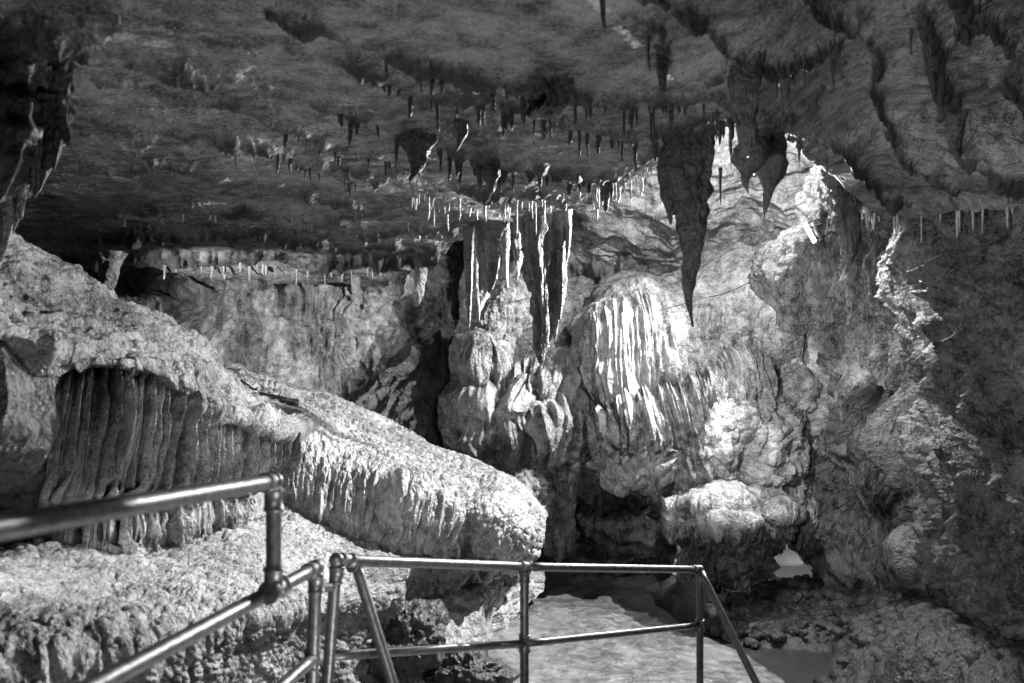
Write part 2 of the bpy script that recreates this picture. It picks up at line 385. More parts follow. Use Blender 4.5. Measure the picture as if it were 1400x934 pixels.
def build_ceiling():
    nu, nv = 980, 560
    px = np.linspace(-420, 1760, nu)[None, :]; v = np.linspace(0, 1, nv)[:, None]
    ye = np.interp(px, YE_X, YE_Y) + 5 * vnoise(px * .03, 0 * px, 0 * px, 9)
    y0 = -620.0
    d_near = 467 - y0; d_far = 467 - ye
    py = 467 - d_near ** (1 - v ** 0.62) * d_far ** (v ** 0.62)
    px = np.broadcast_to(px, py.shape)
    Wp = unproj(np.stack([px, py, ceil_d(px, py)], -1))
    x, y = Wp[..., 0], Wp[..., 1]
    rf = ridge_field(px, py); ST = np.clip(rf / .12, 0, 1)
    dd = y / F                                    # one photo pixel at that distance, metres
    n = 3.5 * fbm(x * .7, y * .7, 0 * x, 3, 21) + 2.6 * fbm(x * 4, y * 3, 0 * x, 5, 31, .6) + 4 * smooth(1050, 1250, px) * ridged(x * 1.5, y * 1.5, 0 * x, 4, 38) + 1.5 * ridged(x * 1.6 + .6 * y, y * 4 - x, 0 * x, 4, 33)
    strata = fbm(x * .5 + .5 * y, y * .7, 0 * x, 3, 35) * 2.2 + y * 1.1 + x * .5
    sf = strata - np.floor(strata); n += 2.5 * np.where(sf < .85, sf / .85, (1 - sf) / .15)
    Wp[..., 2] -= dd * (100 * rf + n)
    # the lip: the sheet turns up and back at its far edge
    k = 46; last = Wp[-1]; lip = []
    for i in range(1, k + 1):
        a = i / k; q = last.copy(); o = np.zeros(nu)
        rg = ridged(q[:, 0] * 1.2 + a * 2.5, o + a * 3.2, o, 4, 8); w_ = min(1, i / 9)
        q[:, 1] += 0.5 * math.sin(a * 1.5) + w_ * .07 * (2.2 - rg)
        q[:, 2] += 1.1 * a ** 1.3 + w_ * .05 * (2.0 - ridged(q[:, 0] * 1.7 - a, o + a * 2.5, o + 4, 4, 11)); lip.append(q)
    Wp = np.concatenate([Wp, np.stack(lip)]); nv2 = nv + k
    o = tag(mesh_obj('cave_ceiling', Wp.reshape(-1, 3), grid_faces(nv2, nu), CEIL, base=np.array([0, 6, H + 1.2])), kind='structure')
    ST = np.concatenate([ST, np.repeat(ST[-1:], k, 0)]).ravel()      # shade of the ceiling ridges, painted into the colour
    at = o.data.attributes.new('ridge_shade', 'FLOAT', 'POINT'); at.data.foreach_set('value', ST.astype(np.float32))
build_ceiling()

# ------------------------------------------------------------------ walls
def d_wall(g):
    return (0.22 * fbm(g.x * .9, g.y * .9, g.z * .9, 3, 41) + 0.07 * ridged(g.x * 3, g.y * 3, g.z * 1.6, 4, 42) + .02 * worley(g.s * 9, g.t * 9, 43))
tag(patch('cave_wall_back', rowz(
    [(-500, 200, 9), (0, 250, 12), (200, 290, 13), (430, 300, 13), (540, 300, 13), (590, 300, 14.5), (640, 300, 14.5), (760, 200, 13.5), (1000, 100, 13), (1300, 100, 12.5)],
    [(-500, 360, 8.5), (0, 360, 11.2), (200, 380, 12.2), (430, 390, 12.3), (535, 390, 12.5), (590, 390, 14.2), (640, 390, 14.2), (760, 350, 13.3), (1000, 300, 12.8), (1300, 300, 12.5)],
    [(-500, 450, 8.5), (0, 450, 11.2), (200, 450, 12.1), (430, 450, 12.2), (530, 470, 12.3), (580, 470, 14.2), (640, 470, 14.2), (760, 470, 13.3), (1000, 470, 12.8), (1300, 470, 12.5)],
    [(-500, 560, 8.5), (0, 560, 11.2), (200, 560, 12.1), (430, 560, 11.9), (520, 560, 12.3), (580, 570, 13.2), (640, 580, 13.2), (760, 600, 13.0), (1000, 600, 12.8), (1300, 600, 12.5)],
    [(-500, 760, 8.5), (0, 760, 11.0), (200, 760, 11.5), (430, 760, 11.5), (520, 760, 11.7), (580, 740, 12.4), (640, 750, 12.5), (760, 730, 13.0), (1000, 730, 13.0), (1300, 730, 12.5)],
    [(-500, 900, 8.5), (0, 830, 10.0), (200, 830, 10.5), (430, 830, 10.5), (520, 830, 11), (580, 800, 11.5), (640, 800, 11.5), (760, 790, 12.0), (1000, 790, 12.0), (1300, 790, 11.5)]),
    900, 420, lambda g: d_wall(g) + 0.50 * (drape(g.s, g.t, 1.5, 3) - .5) + .06 * billow(g, 2, 46) * smooth(.25, .35, g.v)
    + .12 * drape(g.s, g.t, 7, 5) * smooth(415, 440, g.px), GREY), kind='structure')

tag(patch('cave_wall_left', rowz(
    [(-900, 100, 2.6), (-400, 200, 3.8), (-100, 300, 5.2), (60, 380, 6.2), (200, 480, 7.2), (420, 600, 8.6)],
    [(-900, 300, 2.4), (-400, 400, 3.5), (-60, 430, 4.4), (60, 450, 5.0), (200, 520, 6.2), (410, 620, 7.8)],
    [(-900, 500, 2.4), (-400, 520, 3.4), (-60, 540, 4.2), (60, 560, 4.7), (200, 600, 5.9), (410, 650, 7.5)],
    [(-900, 700, 2.4), (-400, 700, 3.3), (-60, 660, 4.4), (60, 670, 4.9), (200, 690, 6.1), (410, 700, 7.7)],
    [(-900, 900, 2.4), (-400, 900, 3.3), (-60, 760, 4.8), (60, 740, 5.5), (200, 760, 6.5), (410, 760, 8.0)]),
    420, 300, lambda g: .12 * fbm(g.x * 1.2, g.y * 1.2, g.z * .8, 4, 51) + .04 * ridged(g.x * 4, g.y * 4, g.z * 1.5, 4, 52), WALL), kind='structure')

tag(patch('cave_wall_right', rowz(
    [(1260, 150, 11.5), (1150, 200, 10.0), (1180, 240, 9.0), (1240, 250, 8.2), (1310, 240, 7.3), (1400, 230, 6.4), (1560, 200, 5.2), (1900, 100, 3.4)],
    [(1330, 300, 10.7), (1128, 305, 9.4), (1160, 300, 8.8), (1215, 300, 8.3), (1300, 295, 7.4), (1400, 285, 6.5), (1560, 280, 5.2), (1900, 260, 3.4)],
    [(1330, 390, 10.7), (1108, 375, 9.5), (1150, 380, 8.8), (1210, 380, 8.4), (1295, 380, 7.6), (1400, 380, 6.5), (1560, 400, 5.2), (1900, 400, 3.4)],
    [(1330, 450, 10.7), (1137, 440, 9.5), (1172, 450, 8.9), (1225, 460, 8.3), (1300, 460, 7.4), (1400, 470, 6.4), (1560, 480, 5.1), (1900, 500, 3.4)],
    [(1330, 530, 10.7), (1158, 520, 9.5), (1190, 530, 8.9), (1240, 540, 8.4), (1300, 550, 7.5), (1400, 550, 6.4), (1560, 560, 5.1), (1900, 600, 3.4)],
    [(1330, 600, 10.7), (1172, 590, 9.6), (1140, 610, 9.2), (1220, 620, 8.6), (1290, 630, 7.3), (1400, 640, 6.3), (1560, 650, 5.1), (1900, 700, 3.4)],
    [(1240, 680, 11.2), (1112, 680, 10.0), (1160, 690, 9.3), (1240, 690, 9.0), (1290, 700, 7.3), (1400, 720, 6.3), (1560, 740, 5.1), (1900, 820, 3.4)],
    [(1240, 740, 11.4), (1112, 735, 10.3), (1160, 760, 9.7), (1240, 765, 9.2), (1292, 790, 7.6), (1400, 830, 6.4), (1560, 850, 5.3), (1900, 950, 3.5)],
    [(1250, 780, 11.8), (1150, 760, 11.0), (1200, 780, 10.4), (1260, 790, 9.9), (1310, 850, 8.5), (1400, 900, 7.0), (1560, 940, 5.8), (1900, 1100, 4.0)],
    [(1250, 800, 11.8), (1160, 800, 11.0), (1210, 830, 10.0), (1270, 870, 9.0), (1330, 910, 8.2), (1410, 960, 7.2), (1570, 1020, 6.2), (1900, 1200, 4.4)]),
    620, 640, lambda g: .12 * fbm(g.x * 1.3, g.y * 1.3, g.z * .9, 4, 61) + .10 * ridged(g.x * 3.0, g.y * 3.0, g.z * 1.0, 5, 62, .6)
    + smooth(.06, .26, g.u) * .55 * (drape(g.s - .22 * g.t + .25 * fbm(g.t * .8, g.s * .5, 0 * g.s, 2, 64), g.t, 2.6, 9, .09) - .55) * smooth(300, 340, g.py) * smooth(790, 600, g.py)
    + smooth(.03, .2, g.u) * .17 * drape(g.s - .22 * g.t + .35 * fbm(g.t * .9, g.s * .8, 0 * g.s, 2, 65), g.t, 7, 19, .08) * smooth(330, 380, g.py) * smooth(700, 600, g.py)
    + .07 * billow(g, 1.9, 66) + .09 * drape(g.s - .22 * g.t, g.t, 13, 67, .07) * smooth(820, 700, g.py) + .045 * worley(g.s * 11, g.t * 11, 63) * smooth(600, 760, g.py + .3 * (g.px - 1200)), WALL,
    lobes=[(1190, 700, 60, 80, .0001), (1175, 770, 44, 36, .25), (1238, 775, 46, 40, .3), (1235, 650, 60, 60, -.35), (1315, 740, 12, 70, -.3), (1225, 430, 8, 60, -.2), (1200, 560, 30, 60, .15)]), kind='structure')

# bright alcove vault beyond the ceiling's edge
tag(patch('cave_wall_alcove', rowz(
    [(640, -150, 12.0), (780, -200, 9.0), (950, -250, 9.0), (1100, -200, 9.0), (1300, -120, 9.0)],
    [(650, 120, 14.5), (780, 100, 10.8), (950, 80, 10.8), (1100, 90, 10.6), (1300, 120, 10.0)],
    [(660, 250, 15.5), (780, 220, 12.0), (920, 210, 11.7), (1080, 210, 11.0), (1300, 240, 10.4)],
    [(665, 310, 15.5), (780, 290, 12.6), (890, 290, 12.2), (1060, 290, 11.8), (1300, 300, 11.2)],
    [(670, 360, 15.5), (780, 345, 13.2), (880, 345, 12.9), (1050, 350, 12.6), (1300, 360, 12.2)],
    [(680, 430, 15.5), (780, 430, 13.5), (880, 420, 13.4), (1050, 420, 13.4), (1300, 420, 13.0)]),
    420, 320, lambda g: .25 * fbm(g.x * .9, g.y * .9, g.z * .9, 3, 71) + .09 * ridged(g.x * 1.6 + g.z, g.y * 1.6, g.z * 4, 4, 72), PALE), kind='structure')

# ------------------------------------------------------------------ floor, path, water
def build_floor():
    nu, nv = 700, 420
    px = np.linspace(-600, 1900, nu)[None, :]; v = np.linspace(0, 1, nv)[:, None]
    py = 467 + 1400 ** (1 - v) * 225 ** v; px, py = np.broadcast_arrays(px, py)
    Wp = unproj(np.stack([px, py, H * F / (py - 467)], -1)); x, y = Wp[..., 0], Wp[..., 1]
    lump = worley(x * 6, y * 6, 81) * .11 + worley(x * 14, y * 14, 82) * .06 + .06 * fbm(x * 1.5, y * 1.5, 0 * x, 4, 83)
    pathx = np.interp(py, [700, 790, 850, 900, 934, 1100], [930, 925, 930, 1010, 1085, 1350])
    bank = smooth(20, 120, px - pathx)
    rise = smooth(1120, 1330, px + .25 * (py - 800)) * .45
    z = bank * (lump + rise + .02) - .03 + .006 * fbm(x * 5, y * 5, 0 * x, 3, 84)
    pool = np.exp(-(((px - 940) / 45) ** 2 + ((py - 825) / 30) ** 2)) + np.exp(-(((px - 1085) / 75) ** 2 + ((py - 905) / 26) ** 2)) \
        + np.exp(-(((px - 1090) / 60) ** 2 + ((py - 765) / 22) ** 2)) + .8 * np.exp(-(((px - 990) / 60) ** 2 + ((py - 800) / 9) ** 2))
    z -= .35 * np.clip(pool, 0, 1) * smooth(-15, 25, px - pathx + 30)
    Wp[..., 2] = z
    tag(mesh_obj('cave_floor', Wp.reshape(-1, 3), grid_faces(nv, nu, flip=True), MUD, base=np.zeros(3)), kind='structure')
    # trodden wet path
    nu, nv = 260, 420
    pyv = np.linspace(775, 1300, nv)[:, None]; uu = np.linspace(0, 1, nu)[None, :]
    ln = np.interp(pyv, [775, 800, 840, 880, 934, 1100, 1300], [742, 735, 700, 640, 600, 520, 300]) + 5 * vnoise(pyv * .08, 0 * pyv, 0 * pyv, 85)
    rn = np.interp(pyv, [775, 790, 808, 830, 862, 890, 934, 1100, 1300], [905, 925, 890, 905, 940, 1010, 1085, 1350, 1700]) + 6 * vnoise(pyv * .1, 0 * pyv, 0 * pyv, 86)
    px = ln + (rn - ln) * uu; py = np.broadcast_to(pyv, px.shape)
    Wp = unproj(np.stack([px, py, H * F / (py - 467)], -1)); x, y = Wp[..., 0], Wp[..., 1]
    edge = smooth(0, .03, uu) * smooth(1, .97, uu)
    Wp[..., 2] = -.06 + edge * .10 + .012 * fbm(x * 2.5, y * 2.5, 0 * x, 4, 87) + .006 * fbm(x * 14, y * 14, 0 * x, 3, 88)
    tag(mesh_obj('path', Wp.reshape(-1, 3), grid_faces(nv, nu), FLOORM, base=np.zeros(3)), kind='structure')
    V = np.array([(-8, 3, -.045), (9, 3, -.045), (9, 13.5, -.045), (-8, 13.5, -.045)], float)
    tag(mesh_obj('water', V, np.array([[0, 1, 2, 3]]), WATER, base=np.array([0, 8, -.045])), kind='structure')
build_floor()
def rubble():
    """loose wet stones no one could count, lying on the bank under the right wall"""
    rr = np.random.RandomState(4); nu, nv = 9, 7; VV = []; FF = []
    th = np.linspace(0, 2 * np.pi, nu)[None, :]; ph = np.linspace(.05, np.pi - .05, nv)[:, None]
    D = np.stack([np.sin(ph) * np.cos(th), np.sin(ph) * np.sin(th), np.cos(ph) + 0 * th], -1)
    base = grid_faces(nv, nu)
    n = 0
    while n < 2600:
        py = 795 + 200 * rr.rand() ** .8; lo = np.interp(py, [790, 850, 900, 934, 1000], [960, 955, 1040, 1110, 1200]); px = lo + (1420 - lo) * rr.rand()
        if ((px - 1085) / 85) ** 2 + ((py - 905) / 30) ** 2 < 1 or ((px - 940) / 50) ** 2 + ((py - 825) / 30) ** 2 < 1: continue
        d = H * F / (py - 467); x, y = d * (px - 700) / F, d; bank = float(smooth(20, 120, px - lo + 0.0)); rise = float(smooth(1120, 1330, px + .25 * (py - 800))) * .45
        r = .018 + .075 * rr.rand() ** 2.5
        z = bank * (rise + .09) + r * .3 - .03
        q = D * (1 + .35 * vnoise(D[..., 0] * 1.7 + n, D[..., 1] * 1.7, D[..., 2] * 1.7, 7))[..., None] * r * (np.array([1, 1, .7]) * (.7 + .6 * rr.rand(3)))
        q[:, -1] = q[:, 0]
        VV.append(q.reshape(-1, 3) + np.array([x, y, z])); FF.append(base + n * nu * nv); n += 1
    tag(mesh_obj('rubble', np.concatenate(VV), np.concatenate(FF), MUD, base=np.array([3.0, 8.5, 0.0])), kind='stuff')
rubble()

tag(patch('rock_shelf', rowz(
    [(-500, 640, 5.2), (-100, 660, 5.8), (140, 660, 6.6), (330, 670, 7.4), (450, 680, 8.0), (560, 740, 8.4)],
    [(-500, 730, 4.4), (-100, 720, 5.0), (140, 735, 5.6), (340, 705, 6.6), (440, 705, 7.3), (548, 745, 7.7)],
    [(-500, 800, 3.8), (-100, 780, 4.3), (140, 780, 4.9), (340, 740, 5.9), (440, 730, 6.7), (552, 765, 7.2)],
    [(-500, 900, 3.2), (-100, 860, 3.7), (160, 830, 4.4), (330, 790, 5.4), (440, 775, 6.1), (555, 788, 6.8)],
    [(-500, 1000, 2.8), (-100, 940, 3.3), (180, 880, 4.0), (320, 845, 4.8), (430, 830, 5.5), (540, 815, 6.5)],
    [(-500, 1150, 2.8), (-100, 1060, 3.3), (190, 960, 4.2), (330, 890, 5.0), (430, 870, 5.7), (530, 850, 6.8)],
    [(-500, 1400, 2.9), (-100, 1250, 3.4), (190, 1100, 4.3), (330, 1040, 5.2), (440, 1000, 6.0), (530, 960, 7.0)]),
    760, 620, lambda g: .10 * fbm(g.x * 1.4, g.y * 1.4, g.z * 1.4, 4, 91) + .03 * worley(g.s * 8, g.t * 16, 92) + .022 * worley(g.s * 20, g.t * 26, 93)
    + .04 * worley(g.s * 9, g.t * 9, 94) * smooth(.5, .7, g.v), PALE), kind='structure')

# ------------------------------------------------------------------ left: sloping flowstone ledge with its drapery curtain
ledge = patch('flowstone_ledge', rowz(
    [(-420, 330, 4.6), (-100, 350, 5.6), (0, 390, 6.2), (120, 440, 6.8), (220, 500, 7.4), (310, 550, 8.0), (392, 600, 7.8)],
    [(-420, 230, 3.8), (-100, 300, 4.8), (0, 340, 5.3), (120, 402, 5.9), (205, 450, 6.4), (302, 507, 7.0), (380, 560, 7.2)],
    [(-420, 330, 3.4), (-100, 360, 4.4), (0, 385, 4.8), (115, 430, 5.3), (210, 478, 5.8), (305, 530, 6.4), (385, 572, 6.9)],
    [(-420, 420, 3.2), (-100, 425, 4.0), (0, 440, 4.3), (95, 468, 4.75), (220, 502, 5.3), (310, 552, 6.0), (392, 585, 6.6)],
    [(-420, 460, 3.2), (-100, 450, 4.0), (0, 465, 4.3), (92, 488, 4.75), (228, 524, 5.3), (312, 566, 6.0), (394, 600, 6.55)],
    [(-420, 520, 3.8), (-100, 500, 4.6), (0, 500, 4.9), (95, 520, 5.3), (228, 550, 5.8), (312, 590, 6.5), (390, 620, 7.0)]),
    560, 360, lambda g: .10 * fbm(g.x * 1.5, g.y * 1.5, g.z * 1.5, 3, 101) + .045 * ridged(g.s * 1.5 - g.t * 1.2, g.t * 4 + g.s, 0 * g.s, 4, 102)
    + .022 * worley(g.s * 14, g.t * 14, 103), GREY, back=.6)
tag(ledge, 'pale sloping flowstone ledge at left with long ribbed curtain hanging under it', 'flowstone')
def fr(seed, n, amp, v0=.55):
    def f(u, v):
        k = ribs(u * n, u * 0, 1.0, seed, .6); k2 = .6 + .4 * vnoise(u * 9, u * 0, u * 0, seed)
        return amp * k * k2 * smooth(v0, 1.0, v)
    return f
patch('drapery_curtain', rowz(
    [(84, 490, 5.5), (160, 502, 5.8), (230, 528, 6.1), (310, 566, 6.6), (398, 596, 7.2)],
    [(80, 506, 4.96), (158, 518, 5.24), (230, 536, 5.52), (312, 578, 6.18), (398, 608, 6.66)],
    [(68, 545, 4.72), (150, 560, 5.0), (225, 580, 5.36), (310, 608, 5.98), (396, 626, 6.5)],
    [(58, 610, 4.68), (140, 625, 5.0), (220, 630, 5.35), (308, 640, 5.95), (388, 640, 6.5)],
    [(48, 690, 4.75), (130, 690, 5.1), (210, 690, 5.45), (300, 680, 6.05), (372, 655, 6.6)]),
    900, 260, lambda g: smooth(.03, .22, g.v) * (1 - .75 * smooth(.8, 1, g.v)) * (.15 * thin(g.s, g.t, 15, 7, .35, .15) + .05 * thin(g.s, g.t, 33, 17, .4, .16)) + .06 * fbm(g.s * 1.5, g.t, 0 * g.s, 3, 111) + .012 * worley(g.s * 22, g.t * 20, 112), PALE,
    parent=ledge, fringe=fr(7, 30, 14, .8))

low = patch('fringed_lip', rowz(
    [(20, 705, 5.9), (130, 705, 6.2), (200, 700, 6.3), (300, 692, 6.7), (345, 688, 7.0)],
    [(20, 700, 5.2), (130, 704, 5.35), (200, 700, 5.5), (300, 690, 6.1), (345, 686, 6.5)],
    [(18, 720, 5.05), (132, 722, 5.15), (200, 720, 5.3), (300, 705, 5.95), (343, 698, 6.4)],
    [(22, 745, 5.15), (136, 745, 5.2), (200, 742, 5.35), (300, 722, 6.0), (340, 710, 6.45)],
    [(25, 740, 5.7), (136, 740, 5.7), (200, 740, 5.8), (300, 720, 6.4), (340, 710, 6.8)]),
    520, 130, lambda g: .08 * ribs(g.s, g.t, 9, 12, .8) + .05 * drape(g.s, g.t, 16, 13) + .025 * worley(g.s * 18, g.t * 18, 121) + .07 * fbm(g.s * 2, g.t, 0 * g.s, 2, 122), PALE,
    back=.4, fringe=lambda u, v: 22 * ribs(u * 22, u * 0, 1, 12, .5) * smooth(.55, .8, v) * (1 - smooth(.85, 1, v)))
tag(low, 'short pale rock lip with dripping fringe just above the lower shelf at left', 'flowstone')

# ------------------------------------------------------------------ the big rounded flowstone mound
mound = patch('flowstone_mound', rowz(
    [(280, 560, 9.6), (400, 600, 10), (500, 640, 10.2), (600, 690, 10.2), (690, 735, 10), (745, 755, 9.5)],
    [(290, 515, 9.3), (400, 550, 9.8), (500, 592, 10.0), (590, 630, 9.9), (684, 680, 9.6), (736, 738, 9.2)],
    [(305, 502, 8.6), (400, 524, 9.0), (500, 566, 9.1), (600, 608, 9.1), (692, 657, 8.9), (741, 710, 8.8)],
    [(310, 520, 7.9), (395, 552, 8.0), (488, 592, 8.0), (585, 632, 8.05), (682, 668, 8.1), (744, 722, 8.4)],
    [(330, 560, 7.3), (392, 590, 7.3), (478, 632, 7.3), (576, 668, 7.35), (668, 694, 7.6), (743, 736, 8.15)],
    [(340, 610, 7.0), (392, 640, 7.0), (475, 690, 7.1), (572, 722, 7.2), (662, 732, 7.5), (738, 750, 8.1)],
    [(345, 680, 7.0), (395, 705, 7.0), (470, 735, 7.1), (568, 754, 7.3), (655, 756, 7.65), (730, 760, 8.15)],
    [(345, 740, 7.5), (395, 760, 7.5), (470, 770, 7.6), (570, 768, 7.9), (650, 762, 8.3), (715, 762, 8.6)],
    [(345, 760, 8.3), (395, 780, 8.3), (470, 790, 8.4), (570, 782, 8.7), (650, 772, 9.0), (712, 768, 9.1)]),
    900, 620, lambda g: .07 * fbm(g.x * 1.2, g.y * 1.2, g.z * 1.2, 3, 131) + .01 * billow(g, 2, 136) + .026 * worley(g.s * 20, g.t * 13, 132) + .010 * worley(g.s * 40, g.t * 28, 133)
    + .055 * drape(g.s + .12 * g.t, g.t, 8, 14, .2, .6) * smooth(.42, .66, g.v), MOUND, back=.5,
    lobes=[(575, 708, 74, 66, .13), (692, 708, 56, 58, .10), (470, 715, 60, 55, .06), (637, 742, 8, 40, -.12)])
tag(mound, 'large pale rounded flowstone mound with rippled wet top left of centre', 'flowstone')
patch('dripping_fringe', rowz(
    [(430, 770, 7.3), (500, 772, 7.4), (560, 768, 7.7), (640, 764, 8.1), (715, 760, 8.5)],
    [(425, 780, 6.9), (500, 785, 7.0), (560, 778, 7.3), (640, 772, 7.85), (718, 764, 8.3)],
    [(425, 800, 6.9), (500, 805, 7.05), (560, 795, 7.4), (640, 782, 7.9), (718, 770, 8.35)],
    [(430, 815, 7.1), (500, 820, 7.3), (560, 805, 7.6), (640, 786, 8.1), (716, 773, 8.5)],
    [(430, 810, 7.7), (500, 815, 7.9), (560, 800, 8.2), (640, 784, 8.6), (714, 772, 9.0)]),
    560, 120, lambda g: .10 * drape(g.s, g.t, 7, 21) + .06 * billow(g, 4, 144) + .02 * worley(g.s * 20, g.t * 20, 141), GREY, parent=mound,
    fringe=lambda u, v: (30 - 24 * u) * (.5 + .8 * vnoise(u * 14, 0 * u, 0 * u, 4)) * ribs(u * 26, u * 0, 1, 21, .9) * smooth(.4, .75, v) * (1 - .9 * smooth(.8, 1, v)))

bank = patch('rock_bank', rowz(
    [(420, 800, 8.0), (500, 800, 8.2), (600, 775, 8.6), (680, 768, 9.0), (740, 775, 9.6)],
    [(415, 850, 6.6), (500, 835, 7.2), (590, 800, 7.9), (670, 790, 8.6), (738, 790, 9.4)],
    [(400, 900, 6.0), (490, 880, 6.7), (585, 850, 7.4), (670, 830, 8.2), (728, 815, 9.2)],
    [(390, 960, 5.7), (490, 930, 6.4), (590, 890, 7.1), (660, 865, 8.0), (715, 835, 8.9)],
    [(380, 1060, 5.4), (490, 1000, 6.1), (600, 940, 7.0), (650, 900, 7.8), (705, 850, 8.7)],
    [(380, 1200, 5.2), (500, 1060, 6.0), (600, 975, 7.0), (655, 925, 7.8), (708, 865, 8.7)]),
    560, 420, lambda g: .13 * fbm(g.x * 1.8, g.y * 1.8, g.z * 1.8, 4, 151) + .03 * worley(g.s * 9, g.t * 9, 152) + .03 * ridged(g.x * 3, g.y * 3, g.z * 3, 3, 153), PALE, back=.3)
tag(bank, 'pale broken rock bank under the mound sloping to the wet path', 'rock')
def boulder(px, py, d, rx, ry, rz, mat, label, seed, amp=.3, cat='rock', name='boulder', group=None):
    c = np.array(P(px, py, d)); nu, nv = 160, 90
    th = np.linspace(0, 2 * np.pi, nu)[None, :]; ph = np.linspace(.001, np.pi - .001, nv)[:, None]
    D = np.stack([np.sin(ph) * np.cos(th), np.sin(ph) * np.sin(th), np.cos(ph) + 0 * th], -1)
    r = 1 + amp * fbm(D[..., 0] * 1.8, D[..., 1] * 1.8, D[..., 2] * 1.8 + seed, 4, seed) + .06 * ridged(D[..., 0] * 6, D[..., 1] * 6, D[..., 2] * 5, 3, seed)
    V = c + D * r[..., None] * np.array([rx, ry, rz])
    V[:, -1] = V[:, 0]
    return tag(mesh_obj(name, V.reshape(-1, 3), grid_faces(nv, nu), mat), label, cat, group)
boulder(555, 870, 6.7, .32, .35, .26, MUD, 'dark pitted boulder leaning on the rock bank behind the railing brace', 3)
boulder(640, 925, 6.9, .30, .3, .18, MUD, 'dark low stone at the left edge of the wet path, cut by the photo bottom', 4)

# ------------------------------------------------------------------ centre: tiers, domes, fringes
mid = patch('tiered_flowstone', rowz(
    [(640, 380, 12.2), (680, 385, 12.0), (710, 380, 12.0), (750, 380, 12.1), (810, 385, 12.4)],
    [(632, 440, 11.3), (665, 410, 11.0), (700, 395, 10.9), (750, 405, 11.1), (815, 420, 11.6)],
    [(628, 480, 10.9), (660, 462, 10.6), (700, 450, 10.6), (750, 455, 10.8), (812, 470, 11.4)],
    [(624, 520, 10.7), (660, 510, 10.1), (700, 510, 10.2), (750, 505, 10.4), (808, 510, 11.0)],
    [(626, 570, 10.7), (660, 565, 10.2), (700, 560, 10.2), (750, 560, 10.1), (805, 565, 10.7)],
    [(632, 620, 10.8), (660, 615, 10.5), (700, 615, 10.2), (750, 620, 10.0), (805, 620, 10.5)],
    [(640, 655, 11.2), (670, 650, 11.0), (705, 655, 10.7), (752, 655, 10.4), (808, 650, 10.8)],
    [(645, 650, 12.2), (670, 645, 12.0), (705, 648, 11.8), (752, 648, 11.6), (808, 645, 11.8)]),
    420, 520, lambda g: .06 * fbm(g.x * 2, g.y * 2, g.z * 2, 3, 161) + .035 * ridged(g.x * 5, g.y * 5, g.z * 5, 3, 164) * smooth(500, 440, g.py) + .18 * drape(g.s, g.t, 3.5, 24) * smooth(480, 530, g.py)
    + .12 * drape(g.s, g.t, 10, 25) * smooth(480, 520, g.py) + .07 * billow(g, 3, 166) + .025 * worley(g.s * 13, g.t * 12, 162), GREY, back=.3,
    lobes=[(662, 492, 40, 30, .3), (645, 545, 34, 18, .2), (655, 580, 30, 18, .15), (755, 520, 56, 40, .35), (712, 560, 26, 50, .25), (770, 590, 34, 60, .25), (700, 600, 6, 50, -.2), (735, 610, 6, 50, -.2)],
    fringe=lambda u, v: 24 * ribs(u * 13, u * 0, 1, 24, .5) * smooth(.7, .88, v) * (1 - .8 * smooth(.92, 1, v)))
tag(mid, 'tiered grey flowstone with domed caps and dripping skirt below the central stalactites', 'flowstone')

dome = patch('fluted_dome', rowz(
    [(770, 460, 12.6), (830, 420, 12.6), (900, 390, 12.8), (980, 350, 13.0), (1060, 310, 13.2), (1150, 270, 13.4)],
    [(776, 450, 11.2), (826, 403, 11.6), (900, 378, 11.8), (980, 345, 12.2), (1060, 322, 12.5), (1140, 290, 12.6)],
    [(784, 460, 10.5), (835, 412, 10.6), (905, 396, 10.7), (985, 378, 11.0), (1065, 362, 11.3), (1135, 340, 11.4)],
    [(795, 485, 10.1), (848, 445, 9.95), (915, 430, 10.0), (990, 425, 10.3), (1062, 415, 10.7), (1130, 400, 10.9)],
    [(800, 520, 10.1), (850, 500, 9.8), (920, 480, 9.85), (990, 465, 10.1), (1060, 460, 10.5), (1125, 460, 10.7)],
    [(804, 560, 10.2), (852, 555, 9.9), (925, 535, 9.9), (995, 510, 10.1), (1060, 510, 10.5), (1125, 520, 10.7)],
    [(808, 600, 10.6), (855, 600, 10.3), (930, 580, 10.3), (1000, 560, 10.5), (1060, 560, 10.8), (1125, 580, 11.0)]),
    620, 460, lambda g: .10 * fbm(g.x * 1.3, g.y * 1.3, g.z * 1.3, 3, 171) + .035 * ridged(g.x * 3, g.y * 3, g.z * 3, 3, 174) * smooth(.55, .3, g.v)
    + .11 * drape(g.s, g.t, 12, 27, .10) * smooth(.38, .56, g.v) * smooth(1010, 960, g.px) + .04 * billow(g, 2.5, 176) + .02 * worley(g.s * 15, g.t * 10, 172)
    + .10 * ridged(g.x * 2.4, g.y * 1, g.z * .9, 3, 175) * smooth(980, 1020, g.px), GREY, back=.3, lobes=[(868, 470, 80, 90, .25), (1055, 480, 24, 90, .3), (1105, 470, 18, 100, .3), (1024, 462, 8, 26, -.4), (1082, 450, 5, 60, -.4)])
tag(dome, 'broad pale fluted flowstone dome under the strip lamp right of centre', 'flowstone')
